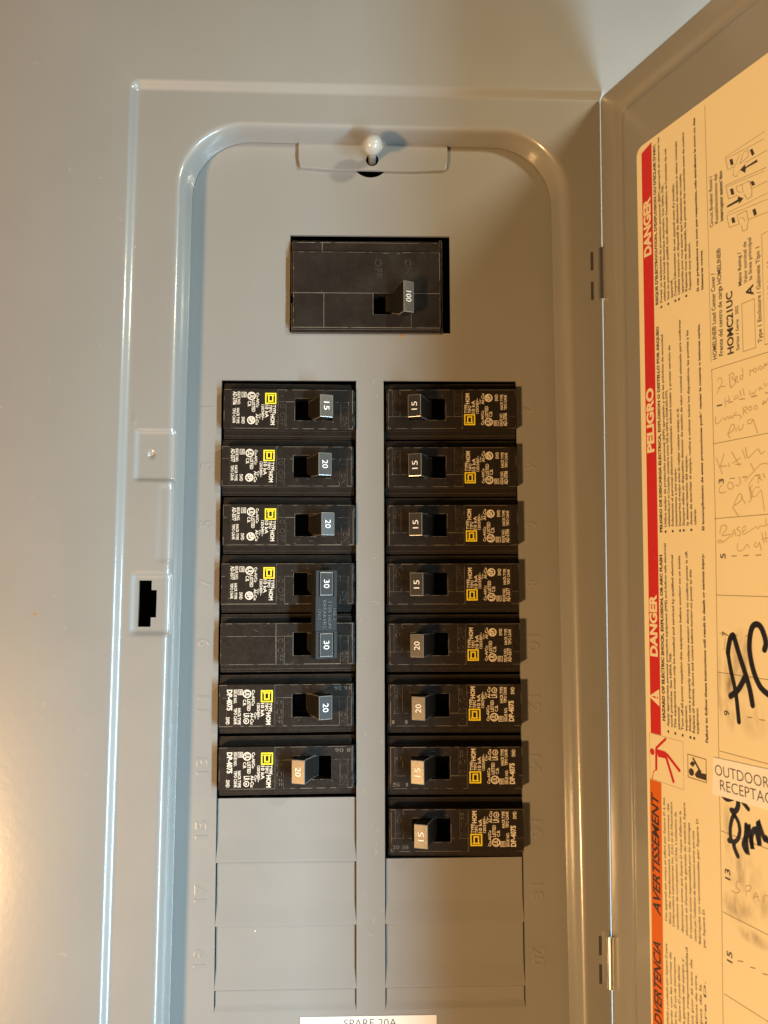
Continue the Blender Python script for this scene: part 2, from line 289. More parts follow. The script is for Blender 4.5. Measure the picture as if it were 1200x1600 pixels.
DRAWN= [[(72.35,61.45),(89.59,61.87)],[(73.04,60.66),(89.08,59.47)],[(72.35,61.45),(73.47,56.4),(76.07,56.4)],[(81.0,55.27),(90.41,55.06)],[(76.05,55.92),(75.63,53.26),(77.14,52.26),(78.57,53.72)],[(78.86,59.47),(76.42,55.85)],[(80.45,59.12),(82.48,59.2),(82.49,56.73),(79.07,56.06),(78.74,56.0),(80.45,59.12)],[(72.25,51.36),(89.79,49.47)],[(72.71,50.59),(89.12,48.62)],[(72.25,51.36),(73.36,46.01),(77.47,45.49)],[(83.78,45.03),(90.04,44.76)],[(76.74,48.76),(79.4,48.47),(79.98,45.47),(77.73,46.48),(76.74,48.76)],[(80.27,44.61),(81.67,42.18),(83.47,42.47),(83.6,45.11),(82.56,48.29)],[(79.4,48.47),(82.56,48.29)],[(72.4,41.33),(89.9,40.75)],[(72.37,40.38),(89.82,38.67)],[(72.37,40.38),(73.41,35.8),(78.04,35.31)],[(81.65,35.16),(89.67,34.39)],[(77.01,38.73),(81.32,38.54)],[(77.01,38.73),(77.68,35.45)],[(78.7,34.56),(79.3,32.11),(81.1,31.97),(81.73,34.77),(81.1,38.46)],[(78.33,37.08),(79.68,36.7),(80.31,35.17)]]
BLOBS= [[(74.2,59.79),(75.6,59.37),(75.99,57.06),(74.69,57.43)],[(83.14,58.7),(84.25,58.68),(85.14,56.43),(84.07,56.06)],[(74.09,49.22),(75.49,48.89),(76.01,46.51),(74.62,46.83)],[(82.98,47.73),(84.3,47.48),(85.03,45.78),(83.8,45.84)],[(74.35,38.81),(75.66,38.56),(76.15,36.52),(74.75,36.73)],[(83.52,37.78),(84.84,37.76),(85.42,35.48),(84.23,35.34)],[(86.07,54.0),(86.34,53.05),(81.38,53.19),(80.97,51.75),(78.76,53.78),(80.98,54.84),(81.13,53.75)],[(72.46,43.17),(72.63,43.91),(77.42,44.05),(77.54,45.09),(79.91,43.39),(77.91,42.19),(77.94,43.09)]]
FIGURE_LIMBS= [[(36.29,-144.0),(31.24,-148.17)],[(31.14,-148.55),(30.94,-155.99)],[(36.53,-150.68),(40.13,-158.44)],[(37.29,-149.66),(43.37,-153.85)]]
BOLT= [[(31.16,-156.03),(29.21,-157.43),(28.99,-158.71),(28.51,-160.0)]]
TORSO= [[(31.23,-148.59),(35.95,-148.54),(38.15,-149.54),(36.31,-151.07),(32.17,-151.28)]]
BOOK= [[(51.0,-153.51),(53.09,-151.07),(54.46,-151.65),(54.13,-152.32),(56.61,-152.12),(56.54,-154.33),(51.83,-154.37)],[(48.64,-150.37),(49.95,-149.04),(51.43,-149.56),(50.36,-151.11)]]
BOOKARM= [[(53.31,-151.35),(50.45,-148.1)]]
HEAD= [(28.87,-150.03),(30.08,-149.79)]
BHEAD= [(49.44,-153.02),(50.74,-152.74)]
# ================================================================== setting: wall behind, steel box inside it
# the wall has an opening for the box: build it as four slabs
wm = MB()
wm.box(-900, -112, 4, 60, -1000, 900); wm.box(234, 1000, 4, 60, -1000, 900)
wm.box(-112, 234, 4, 60, 206, 900); wm.box(-112, 234, 4, 60, -1000, -481)
tag(part('wall', wm.mesh('wall', M_wall)), kind='structure')
bx = MB()
bx.box(-111, 233, 88, 90, -480, 205)
bx.box(-111, -109, 2, 88, -480, 205); bx.box(231, 233, 2, 88, -480, 205)
bx.box(-109, 231, 2, 88, 203, 205); bx.box(-109, 231, 2, 88, -480, -478)
tag(part('enclosure_box', bx.mesh('enclosure_box', M_steel_dark)), 'dark steel enclosure box recessed in the wall behind the grey cover', 'enclosure')

# ================================================================== cover
D = 12.0      # level of the door recess above the dead front
STEP = 2.4    # how far the rest of the cover stands above it
cover = empty('panel_cover', (60, 0, -90))
tag(cover, 'grey enamelled load center cover with its hinged door standing open', 'panel cover')
def cpart(name, me, parent=None):
    o = part(name, me, cover); o.location = Vector((-60, 0, 90))*S; return o

NS, NC, NT = 0, 46, 30
def dense(a, b, step): n = max(1, round(abs(b-a)/step)); return [a+(b-a)*i/n for i in range(n)]
ZL_TOP, ZL_BOT = 60.0, -240.0
zl = dense(60, -20, 4)+dense(-20, -87.4, .8)+dense(-87.4, -91.3, .78)+dense(-91.3, -102.45, .8)+dense(-102.45, -106.3, .77)+dense(-106.3, -114, .8)+dense(-114, -240, 4)+[-240]
zr = dense(-240, 60, 4)+[60]
XM0, XM1 = 25.0, 98.0
def corner(xa, za, xb, zb, r, n, sx, sz):
    """path from (xa,za) straight in z then arc then straight in x to (xb,zb); n segments, start included, end excluded"""
    segs = []; L1 = abs(zb-za)-r; L3 = abs(xb-xa)-r; arc = math.pi/2*r; out = []
    dz = 1 if zb > za else -1; dx = 1 if xb > xa else -1
    for i in range(n):
        # samples are shared evenly: 1/4 first straight, 1/2 arc, 1/4 last straight
        t = i/n
        if t < .22: out.append((xa, za+dz*L1*t/.22))
        elif t < .78:
            a = (t-.22)/.56*math.pi/2
            out.append((xa+dx*(r-r*math.cos(a)), za+dz*(L1+r*math.sin(a))))
        else: out.append((xa+dx*(r+L3*(t-.78)/.22), zb))
    return out
def loop(x0, x1, z0, z1, r, skew=0.0):
    """closed loop starting on the left side going down"""
    pts = [(x0, z) for z in zl]
    c = corner(x0, ZL_BOT, XM0, z0, r, NC, 0, 0); pts += c[1:]
    pts += [(XM0+(XM1-XM0)*i/NT, z0) for i in range(NT)]
    c = corner(x1, ZL_BOT, XM1, z0, r, NC, 0, 0); pts += [(XM1, z0)]+list(reversed(c))[:-1]
    pts += [(x1, z) for z in zr]
    c = corner(x1, ZL_TOP, XM1, z1, r, NC, 0, 0); pts += c[1:]
    pts += [(XM1+(XM0-XM1)*i/NT, z1) for i in range(NT)]
    c = corner(x0, ZL_TOP, XM0, z1, r, NC, 0, 0); pts += [(XM0, z1)]+list(reversed(c))[:-1]
    out = []
    for x, z in pts:
        if skew: x += skew*(57-z)*max(0, min(1, (x-XM1)/(x1-XM1)))
        out.append((x, z))
    return out
def box_f(v, a, b, s): # soft-edged window, s = ramp width
    return max(0.0, min(1.0, (v-a)/s+.5))*max(0.0, min(1.0, (b-v)/s+.5))
def sm(t): return t*t*(3-2*t)
def feat(x, z):
    """stamped features on the left flange: catch pad, finger groove, latch pad"""
    if x > -18 or not (-115 < z < -15): return 0.0
    d = -1.15*sm(box_f(x, -33.6, 0, 3.0))*sm(box_f(z, -45.9, -25.4, 1.2))
    d += -0.45*sm(box_f(x, -23.4, 0, 2.8))*sm(box_f(z, -79.5, -48.6, 1.3))
    d += -1.15*sm(box_f(x, -33.2, 0, 3.4))*sm(box_f(z, -109.0, -85.0, 2.2))
    rr = math.hypot(x+27.6, z+35.2)
    if rr < 2.1: d += -1.25*(math.cos(rr/2.1*math.pi)+1)/2
    rr = math.hypot((x+34.6)/.8, (z+21)/2.2)
    if rr < 1: d += .5*(1-rr)
    return d
rings = []   # (points, height, featured)
def add_ring(l, h, f=False): rings.append((l, h, f))
add_ring(loop(-122, 243, -490, 215, 2), 1.5)
add_ring(loop(-122, 243, -490, 215, 2), D+STEP-1.2)
add_ring(loop(-121.6, 242.6, -489.6, 214.6, 2), D+STEP-.3)
add_ring(loop(-120.6, 241.6, -488.6, 213.6, 2), D+STEP)
XS0, XS1, ZS0, ZS1 = -38.9, 165.6, -402.0, 124.3
for k, (o, h) in enumerate([(2.1-4.3*k/12, -2.4*(k/12)**2*(3-2*k/12)) for k in range(13)]):
    add_ring(loop(XS0-o, XS1+o, ZS0-o, ZS1+o, 2.6+o), D+STEP+h)
xa = XS0+2.2
xsr = [-36.2, -35.4, -34.8, -34.2, -33.6, -33.0, -32.4, -31.7, -31.0, -30.2, -29.4, -28.8, -28.2, -27.6, -27.0, -26.4, -25.8, -25.2, -24.6, -24.1, -23.65, -23.1, -22.5, -21.9, -21.4]
A0 = loop(XS0+2.2, XS1-2.2, ZS0+2.2, ZS1-2.2, 1.2)
CREST = loop(-21.0, 149.2, -382.0, 109.6, 29, .0125)
BOT = loop(-15.7, 143.3, -376.6, 106.2, 26, .0139)
def mixl(a, b, t): return [(p[0]+(q[0]-p[0])*t, p[1]+(q[1]-p[1])*t) for p, q in zip(a, b)]
for x in xsr:
    add_ring(mixl(A0, CREST, (x-xa)/(-21.0-xa)), D, True)
prof = [(0, 0), (.08, -.03), (.16, -.10), (.24, -.23), (.32, -.42), (.40, -.70), (.47, -1.05), (.54, -1.5), (.60, -2.05), (.66, -2.8), (.72, -3.8), (.78, -5), (.84, -6.6), (.89, -8.2), (.94, -9.8), (.97, -10.5), (1.0, -10.9)]
for t, h in prof: add_ring(mixl(CREST, BOT, t), D+h, True)
add_ring(mixl(CREST, BOT, .99), D-11.5)
add_ring(mixl(CREST, BOT, .80), D-11.6)
verts = []; faces = []; n = len(rings[0][0])
for l, h, f in rings:
    for x, z in l:
        fh = feat(x, z)*(1 if h > D-.5 else max(0, (h-5)/(D-5))) if f else 0.0
        verts.append((x, -(h+fh), z))
def in_slot(x, z): return -106.3 < z < -87.4 and -31 < x < (-23.65 if -102.45 < z < -91.3 else -25.8)
for k in range(len(rings)-1):
    for i in range(n):
        j = (i+1) % n
        a, b, c, d = k*n+i, k*n+j, (k+1)*n+j, (k+1)*n+i
        if rings[k][2] and rings[k+1][2] and i < len(zl)-1:
            cx = (verts[a][0]+verts[c][0])/2; cz = (verts[a][2]+verts[c][2])/2
            if in_slot(cx, cz): continue
        faces.append((a, b, c, d))
# sheet thickness seen at the latch slot
sp = [(-31, -87.4), (-25.8, -87.4), (-25.8, -91.3), (-23.65, -91.3), (-23.65, -102.45), (-25.8, -102.45), (-25.8, -106.3), (-31, -106.3)]
nb = len(verts)
for x, z in sp: verts += [(x, -(D-1.13), z), (x, -(D-2.4), z)]
for i in range(8):
    j = (i+1) % 8; faces.append((nb+2*i, nb+2*j, nb+2*j+1, nb+2*i+1))
cpart('cover_sheet', mesh_of('cover_sheet', verts, faces, M_paint, smooth=True))
# tab that carries the knob screw
def plate_hole(x0, x1, z0, z1, cx, cz, r, h, th, rc=2.4, nn=48):
    outer = []; inner = []
    for i in range(nn):
        a = 2*math.pi*i/nn+1e-4; inner.append((cx+r*math.cos(a), cz+r*math.sin(a)))
        dx, dz = math.cos(a), math.sin(a)
        tx = ((x1-cx)/dx if dx > 0 else (x0-cx)/dx) if abs(dx) > 1e-9 else 1e9
        tz = ((z1-cz)/dz if dz > 0 else (z0-cz)/dz) if abs(dz) > 1e-9 else 1e9
        t = min(tx, tz); outer.append((cx+dx*t, cz+dz*t))
    # exact corners
    for (qx, qz) in ((x0, z0), (x1, z0), (x0, z1), (x1, z1)):
        k = min(range(nn), key=lambda i: math.dist(outer[i], (qx, qz))); outer[k] = (qx, qz)
    vs = []; fs = []
    loops = [([p for p in outer], h-th), (outer, h), (inner, h), (inner, h-th)]
    for l, hh in loops: vs += [(x, -hh, z) for x, z in l]
    for k in range(3):
        for i in range(nn): fs.append((k*nn+i, k*nn+(i+1) % nn, (k+1)*nn+(i+1) % nn, (k+1)*nn+i))
    return vs, fs
v_, f_ = plate_hole(30.6, 96.6, 94.1, 108.5, 63.2, 98.9, 2.7, 1.9, 1.3)
# round the two lower corners by sliding their vertices in
v2 = []
for x, y, z in v_:
    if abs(z-94.1) < .01 and (abs(x-30.6) < .01 or abs(x-96.6) < .01): z += .8; x += .8 if x < 60 else -.8
    v2.append((x, y, z))
me = mesh_of('screw_tab', v2, f_, M_paint, bevel=.3, seg=2); cpart('screw_tab', me)
# knob screw
kn = lathe([(0.01, -3), (1.7, -3), (1.7, 9.5), (2.0, 11.0), (2.9, 11.9), (3.8, 13.2), (4.2, 14.8), (4.1, 16.6), (3.5, 18.1), (2.5, 19.2), (1.2, 19.7), (0.01, 19.8)], 40)
o = cpart('knob_screw', mesh_of('knob_screw', kn[0], kn[1], M_knob, smooth=True)); o.location = Vector((63.2-60, 0, 98.4+90))*S
# specks on the enamel
def speck(name, x, z, h, r, mt):
    mb = MB(); pts = []
    for i in range(9):
        a = 2*math.pi*i/9; q = r*random.uniform(.6, 1.25); pts.append((x+q*math.cos(a), -h, z+q*.8*math.sin(a)))
    pts.append((x, -h-.12, z)); mb.add(pts, [(i, (i+1) % 9, 9) for i in range(9)])
    return mb.mesh(name, mt)
cpart('rust_speck', speck('rust_speck', -71.2, -101.3, D+STEP+.02, .8, M_rust))
cpart('paint_speck', speck('paint_speck', -36.6, 53, D+.3, .3, M_white_speck))

def dust(n, x0, x1, z0, z1, h):
    mb = MB()
    for _ in range(n):
        x, z = random.uniform(x0, x1), random.uniform(z0, z1)
        if random.random() < .35:
            a = random.uniform(0, 6.28); l = random.uniform(.6, 2.2); stroke(mb, [(x, z), (x+l*math.cos(a), z+l*math.sin(a)), (x+l*1.5*math.cos(a+.4), z+l*1.5*math.sin(a+.4))], .05, h, False)
        else: disc2(mb, x, z, random.uniform(.05, .13), h, 7)
    return mb
o = cpart('dust', dust(45, -95, -41, -290, 140, D+STEP+.012).mesh('dust', M_white_speck)); o['kind'] = 'stuff'
# ================================================================== dead front (sits slightly turned behind the cover opening)
DROT = 0.0110
def dfw(x, z):
    c, s = math.cos(DROT), math.sin(DROT)
    return (64+(x-64)*c-(z+100)*s, 0, -100+(x-64)*s+(z+100)*c)
X0, X1, X2, X3 = 0.0, 58.26, 70.18, 128.16
MX0, MX1, MZ1, MZ0 = 29.3, 99.6, 65.1, 21.2
dead = empty('dead_front', dfw(64, -100), -DROT)
tag(dead, 'grey steel dead front plate around the two columns of breakers', 'dead front')
def dpart(name, me, parent=None):
    o = part(name, me, dead); o.location = Vector((-64, 0, 100))*S; return o
xs = [-22, X0, MX0, 50, X1, X2, 77.5, MX1, X3, 152]
zs = [-390, -262.6, -202.0, -176.7, 0, MZ0, MZ1, 86, 111]
def hd(x, z):
    if MX0 < x < MX1 and MZ0 < z < MZ1: return None
    if X0 < x < X1 and -262.6 < z < 0: return None
    if X2 < x < X3 and -262.6 < z < 0: return None
    if 50 < x < 77.5 and 86 < z < 111: return None
    return 0.0
v, f = cells(xs, zs, hd, -1.3)
f = [q for q in f]
vh, fh = plate_hole(50, 77.5, 86, 111, 64.6, 100.3, 8.6, 0.0, 1.3)
nb = len(v); v += vh; f += [tuple(i+nb for i in q) for q in fh[len(fh)//3:]]     # its outer edge joins the plate
dpart('plate', mesh_of('plate', v, f, M_paint))
def twistout(name, x0, x1, zt, zb, dtop):
    """stamped blank: pushed in along its top, bending back to the plate at its foot"""
    vs = []; fs = []
    rows = [(0, 1), (.05, 1), (.58, 1.0), (.66, .93), (.76, .7), (.88, .34), (.96, .08), (1.0, 0)]
    nx = 10; gap = .42
    for t, k in rows:
        z = zt+(zb-zt)*t
        for i in range(nx+1):
            a = i/nx; g = gap*min(1, .1+k)
            x = (x0+g)+((x1-g)-(x0+g))*a
            vs.append((x, dtop*k+random.uniform(-.02, .02)*(k > 0), z))
    m_ = nx+1
    for r in range(len(rows)-1):
        for i in range(nx): fs.append((r*m_+i, r*m_+i+1, (r+1)*m_+i+1, (r+1)*m_+i))
    nb = len(vs); edge = [i for i in range(m_)]+[r*m_+nx for r in range(1, len(rows))]+[(len(rows)-1)*m_+i for i in range(nx-1, -1, -1)]+[r*m_ for r in range(len(rows)-2, 0, -1)]
    for e in edge: vs.append((vs[e][0], vs[e][1]+1.3, vs[e][2]))
    k = len(edge)
    for i in range(k): fs.append((edge[i], nb+i, nb+(i+1) % k, edge[(i+1) % k]))
    return mesh_of(name, vs, fs, M_paint, smooth=False)
for (a, b), tops in (((X0, X1), (-177.0, -203.2, -228.6)), ((X2, X3), (-202.3, -228.6))):
    for zt in tops:
        zb = {-177.0: -203.1, -203.2: -228.5, -202.3: -228.5, -228.6: -253.9}[zt]
        o = dpart('twistout', twistout('twistout', a, b, zt-.35, zb, 1.15))
    o = dpart('twistout', twistout('twistout', a, b, -254.35, -262.6, .8))
    o['label'] = 'short last blank'
# stamped circuit numbers
numL = [-12, -37.4, -62.5, -87.5, -112.6, -138.6, -163.8, -189.7, -215.2, -241.2]
numR = [-12.6, -37.4, -63.0, -88.3, -113.7, -139.3, -164.0, -190.9, -216.9, -242.6]
for k in range(10):
    for side in (0, 1):
        body = str(2*k+1+side); mb = MB(); wd = 3.3 if len(body) == 1 else 7.6
        if body == '1': wd = 1.2
        if side == 0: put_text(mb, body, (-3.3, numL[k]-wd/2), (0, 1), (-1, 0), wd, 5.2, off=-.02, res=3, ext=.09, bev=.06, bold=-.022, zs=1.3)
        else: put_text(mb, body, (131.2, numR[k]+wd/2), (0, -1), (1, 0), wd, 5.2, off=-.02, res=3, ext=.09, bev=.06, bold=-.022, zs=1.3)
        dpart('stamped_number', mb.mesh('stamped_number', M_paint_number))
o = dpart('dust', dust(26, 60, 69, -250, 15, .012).mesh('dust', M_white_speck)); o['kind'] = 'stuff'
# label tape at the foot
mb = MB(); mb.box(35.2, 91.2, -.30, -.03, -277, -264.75)
st = dpart('label_tape', mb.mesh('label_tape', M_sticker, bevel=.08))
tag(st, 'white label tape printed SPARE 20A')
mb = MB(); put_text(mb, 'SPARE 20A', (53.2, -269.0), (1, 0), (0, 1), 21.5, 3.0, off=.34, res=4, bold=-.01)
o = part('printing', mb.mesh('printing', M_ink), st)
dpart('rust_speck', speck('rust_speck', 78.3, 20.0, .02, .9, M_rust))
dpart('rust_speck', speck('rust_speck', 77.6, 18.9, .02, .35, M_rust))
dpart('paint_speck', speck('paint_speck', 16.5, -230.9, -.9, .45, M_white_speck))

# ================================================================== circuit breakers
def breaker_body(variant='std'):
    xs = [-29.0, -28.3, -27.9, -24.65, -24.4, -5.0, -4.75, -4.6, -1.35, 2.4, 18.5, 22.1, 25.4, 27.3, 27.95, 28.4]
    zs = [-12.1, -10.9, -8.6, -8.2, -4.85, 3.2, 4.7, 8.6, 10.9, 12.1]
    def H(x, z):
        if abs(z) > 8.6 or x > 27.95 or x < -27.9:
            if x < -28.3 or x > 28.4: return None
            return -.9 if abs(z) > 10.9 else (-.5 if abs(z) > 8.6 else -1.2)
        if x > 27.3: return 3.3
        if 2.4 < x < 18.5 and -4.85 < z < 4.7: return -9.0
        h = 4.3
        if z > 3.2 : h = 4.12 if x > -4.75 else 4.3
        if variant == 'second' and x < -4.75 : h = 4.3 if z < 3.2 else 4.05
        if -24.65 < x < -5.0 and variant != 'second' and -8.2 < z: h = 4.34
        if -5.0 < x < -4.75: h -= .14
        if -4.6 < x < -1.35 and z < 3.2 and z > -8.6: h = 4.42
        if 22.1 < x < 25.4 and z < 3.2 and z > -8.6: h = 4.40
        return h
    v, f = cells(xs, zs, H, -45)
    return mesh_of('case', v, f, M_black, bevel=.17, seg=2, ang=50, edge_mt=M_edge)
def moulded(variant):
    mb = MB()
    k = dict(res=2, ext=.05, bev=.03, bold=-.03, zs=1.0)
    put_text(mb, 'OFF', (-4.1, -1.2), (0, -1), (1, 0), 6.0, 2.2, off=4.42, **k)
    put_text(mb, 'O', (-4.1, 2.3), (0, -1), (1, 0), 1.9, 2.2, off=4.42, **k)
    put_text(mb, 'ON', (22.7, -3.0), (0, -1), (1, 0), 4.2, 2.1, off=4.40, **k)
    put_text(mb, 'I', (22.7, 1.2), (0, -1), (1, 0), .35, 2.1, off=4.40, **k)
    return mb.mesh('moulded_text', M_black_mould_lit)
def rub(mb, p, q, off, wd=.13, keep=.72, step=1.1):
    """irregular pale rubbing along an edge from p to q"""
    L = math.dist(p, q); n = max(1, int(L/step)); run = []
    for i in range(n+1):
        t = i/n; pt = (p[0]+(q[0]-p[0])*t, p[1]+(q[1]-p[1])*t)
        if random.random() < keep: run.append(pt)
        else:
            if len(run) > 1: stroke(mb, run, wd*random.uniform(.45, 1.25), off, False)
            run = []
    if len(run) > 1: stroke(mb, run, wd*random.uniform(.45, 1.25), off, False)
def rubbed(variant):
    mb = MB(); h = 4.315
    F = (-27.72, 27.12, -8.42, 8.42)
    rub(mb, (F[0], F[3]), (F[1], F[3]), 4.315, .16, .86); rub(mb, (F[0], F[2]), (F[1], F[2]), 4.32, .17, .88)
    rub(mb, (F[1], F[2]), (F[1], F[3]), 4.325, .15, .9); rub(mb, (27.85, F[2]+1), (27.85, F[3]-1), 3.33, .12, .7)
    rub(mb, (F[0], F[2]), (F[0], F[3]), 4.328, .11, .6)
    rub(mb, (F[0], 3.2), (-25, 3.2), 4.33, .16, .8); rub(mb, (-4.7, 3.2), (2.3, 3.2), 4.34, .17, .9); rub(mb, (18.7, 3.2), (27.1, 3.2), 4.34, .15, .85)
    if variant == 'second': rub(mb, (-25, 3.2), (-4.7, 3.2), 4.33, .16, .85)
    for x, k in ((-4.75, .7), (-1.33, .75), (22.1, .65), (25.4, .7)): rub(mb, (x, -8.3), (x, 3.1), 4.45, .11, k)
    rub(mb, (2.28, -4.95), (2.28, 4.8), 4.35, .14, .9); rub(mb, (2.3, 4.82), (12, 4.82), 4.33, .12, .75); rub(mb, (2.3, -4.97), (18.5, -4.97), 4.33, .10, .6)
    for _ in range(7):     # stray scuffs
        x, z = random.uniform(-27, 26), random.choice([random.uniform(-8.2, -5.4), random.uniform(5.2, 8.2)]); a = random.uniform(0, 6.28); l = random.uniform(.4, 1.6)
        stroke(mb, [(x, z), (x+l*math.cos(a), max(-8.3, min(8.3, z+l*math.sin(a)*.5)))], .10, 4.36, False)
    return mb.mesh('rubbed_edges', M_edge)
def print_a(code):
    cx = lambda X: -29.01+X*.0228
    cz = lambda Y: 9.21-Y*.0231
    mb = MB()
    def T(s, Xa, Xb, Ya, Yb, **k):
        k.setdefault('bold', .02)
        put_text(mb, s, (cx(Xa), cz(Ya)), (0, -1), (1, 0), (Yb-Ya)*.0231, (Xb-Xa)*.0228, off=4.40, **k)
    T(code, 215, 290, 75, 322); T('ISSUE NO.', 303, 355, 75, 322)
    frame2(mb, cx(380), cx(470), cz(180), cz(82), .22, 4.40); T('WW', 400, 455, 98, 165)
    ring2(mb, cx(565), cz(155), 1.32, 1.78, 4.40); T('UL', 525, 612, 105, 210, bold=.03)
    T('C.B.', 495, 555, 250, 358); T('LISTED', 570, 632, 242, 458)
    T('Cu-Al/Cu', 655, 705, 95, 365)
    ring2(mb, cx(562), cz(610), 1.25, 1.75, 4.40); T('SP', 525, 605, 560, 665, bold=.04)
    T('Al-Cu', 645, 700, 490, 692); T('Cu-', 712, 745, 490, 592)
    T('120/240V~', 752, 804, 315, 605); T('10 kA', 820, 884, 318, 560, bold=.02); T('TIPO', 893, 948, 320, 465); T('TYPE', 962, 1020, 320, 485); T('HOM', 920, 998, 498, 696, bold=.03)
    T('SWD', 380, 440, 550, 676); T('HACR TYPE', 287, 340, 385, 672); T('TIPO CAHR', 215, 268, 385, 668)
    return mb.mesh('printed_text', M_print), (cx(820), cx(1028), cz(303), cz(95))
def print_b():
    cx = lambda X: -27.49+.0225*X-.25
    cz = lambda Y: 8.79-.0218*Y
    mb = MB()
    def T(s, Xa, Xb, Ya, Yb, **k):
        k.setdefault('bold', .026)
        put_text(mb, s, (cx(Xa), cz(Ya)), (0, -1), (1, 0), (Yb-Ya)*.0218, (Xb-Xa)*.0225, off=4.40, **k)
    T('DP-4075', 135, 235, 98, 490, bold=.04); T('ISSUE NO.', 262, 318, 98, 360)
    frame2(mb, cx(335), cx(430), cz(198), cz(95), .22, 4.40); T('WW', 350, 415, 110, 185)
    ring2(mb, cx(508), cz(178), 1.28, 1.76, 4.40); T('UL', 468, 552, 128, 230, bold=.03)
    T('C.B.', 435, 492, 285, 405); T('LISTED', 510, 572, 280, 502); T('Cu-Al/Cu', 595, 650, 105, 398)
    T('LR', 450, 555, 545, 628); ring2(mb, cx(498), cz(690), .85, 1.2, 4.40); T('e', 478, 520, 665, 715, bold=.03)
    T('Al-Cu', 572, 630, 535, 752); T('Cu-', 645, 690, 530, 655)
    T('120/240V~', 692, 745, 355, 660); T('10 kA', 762, 826, 358, 610, bold=.03); T('TIPO', 840, 895, 352, 500); T('TYPE', 905, 968, 352, 522); T('HOM', 858, 945, 535, 762, bold=.04)
    T('SWD', 122, 190, 612, 748); T('HACR TYPE', 338, 395, 445, 755); T('TIPO CAHR', 268, 325, 445, 755)
    return mb.mesh('printed_text', M_print), (cx(762), cx(982), cz(340), cz(112))
def emblem(b):
    x0, x1, z0, z1 = b; mb = MB(); o = 4.41; w = (x1-x0)
    frame2(mb, x0, x1, z0, z1, w*.115, o)
    # the D inside: its flat back towards the top edge, bowl downward
    a, c = x0+w*.26, x1-w*.26; zt, zb = z1-w*.17, z0+w*.19; t = w*.12
    rect2(mb, x0+w*.19, x1-w*.19, zt-t*.9, zt, o); rect2(mb, a, a+t, zb+t, zt-t*.9, o); rect2(mb, c-t, c, zb+t, zt-t*.9, o); rect2(mb, a, c, zb, zb+t, o)
    return mb.mesh('emblem', M_yellow)
def date_text(s):
    mb = MB(); put_text(mb, s, (26.6, 7.6), (-1, 0), (0, -1), 6.6, 1.5, off=4.14, res=2)
    return mb.mesh('date_code', mat_date)
mat_date = mat('scratched_print', (0.13, 0.12, 0.10), .5)
def handle_mesh(drum_r=3.6, wz=4.35, tx=2.9, hh=15.6, tz=4.8, flare=True):
    """built upright about its pivot (local origin); the blade rises to hh"""
    mb = MB()
    N = 26; vs = []; fs = []
    a0, a1 = math.radians(22), math.radians(158)
    for s_ in (-wz, wz):
        for i in range(N+1):
            a = a0+(a1-a0)*i/N; vs.append((drum_r*math.cos(a), -drum_r*math.sin(a), s_))
    n1 = N+1
    for i in range(N): fs.append((i, i+1, n1+i+1, n1+i))
    fs.append(tuple(range(N, -1, -1))+()); fs.append(tuple(range(n1, 2*n1)))
    mb.add(vs, fs)
    # blade
    lv = [(drum_r-1.2, 3.3, wz-.05), (drum_r+2.0, 2.6, wz-.05 if not flare else wz+.1), (hh-3.0, 2.7, tz), (hh, tx, tz)]
    if flare and tz > 6: lv = [(drum_r-1.2, 2.6, wz), (drum_r+2.5, 2.3, wz+.2), (hh-5.0, 2.3, tz), (hh, tx, tz)]
    vs = []; fs = []
    for h, x, z in lv: vs += [(-x, -h, -z), (x, -h, -z), (x, -h, z), (-x, -h, z)]
    for k in range(len(lv)-1):
        for i in range(4): fs.append((4*k+i, 4*k+(i+1) % 4, 4*k+4+(i+1) % 4, 4*k+4+i))
    fs.append((4*len(lv)-4, 4*len(lv)-3, 4*len(lv)-2, 4*len(lv)-1))
    mb.add(vs, fs)
    # grip rib on the drum
    for a in (62, 118):
        c, s_ = math.cos(math.radians(a)), math.sin(math.radians(a)); r = drum_r+.35
        p = [(drum_r*.95*c+.8*s_, -(drum_r*.95*s_-.8*c)), (r*c+.7*s_, -(r*s_-.7*c)), (r*c-.7*s_, -(r*s_+.7*c)), (drum_r*.95*c-.8*s_, -(drum_r*.95*s_+.8*c))]
        v3 = [(x, y, -wz+.03) for x, y in p]+[(x, y, wz-.03) for x, y in p]
        mb.add(v3, [(0, 1, 5, 4), (1, 2, 6, 5), (2, 3, 7, 6), (0, 3, 2, 1), (4, 5, 6, 7)])
    return mb
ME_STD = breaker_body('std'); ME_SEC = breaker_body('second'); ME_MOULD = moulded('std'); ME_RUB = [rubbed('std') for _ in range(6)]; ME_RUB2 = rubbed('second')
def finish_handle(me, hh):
    me.materials.append(M_handle_side_shade)
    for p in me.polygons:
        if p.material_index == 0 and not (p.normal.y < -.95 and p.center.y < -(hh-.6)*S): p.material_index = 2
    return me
ME_HANDLE = handle_mesh().mesh('handle', M_handle, bevel=.26, seg=2, ang=35, edge_mt=M_handle_edge_glint); finish_handle(ME_HANDLE, 15.6)
ME_HANDLE_SHADED = ME_HANDLE.copy(); ME_HANDLE_SHADED.materials[0] = M_handle_shaded
PA, BA = print_a('AD-3706'); PA2, _ = print_a('AD-3577'); PB, BB = print_b()
ME_EA, ME_EB = emblem(BA), emblem(BB)
NUMS = {}
def num_mesh(s, hh=15.6):
    if (s, hh) not in NUMS:
        mb = MB(); big = hh > 16
        wd = 3.5 if not big else 4.6
        put_text(mb, s, (-1.25, wd/2), (0, -1), (1, 0), wd, 2.4, off=hh+.03, res=3, bold=0.0)
        NUMS[(s, hh)] = mb.mesh('rating_number', M_white_num)
    return NUMS[(s, hh)]
PIV = (10.6, -2.4)     # pivot x and height in breaker coordinates
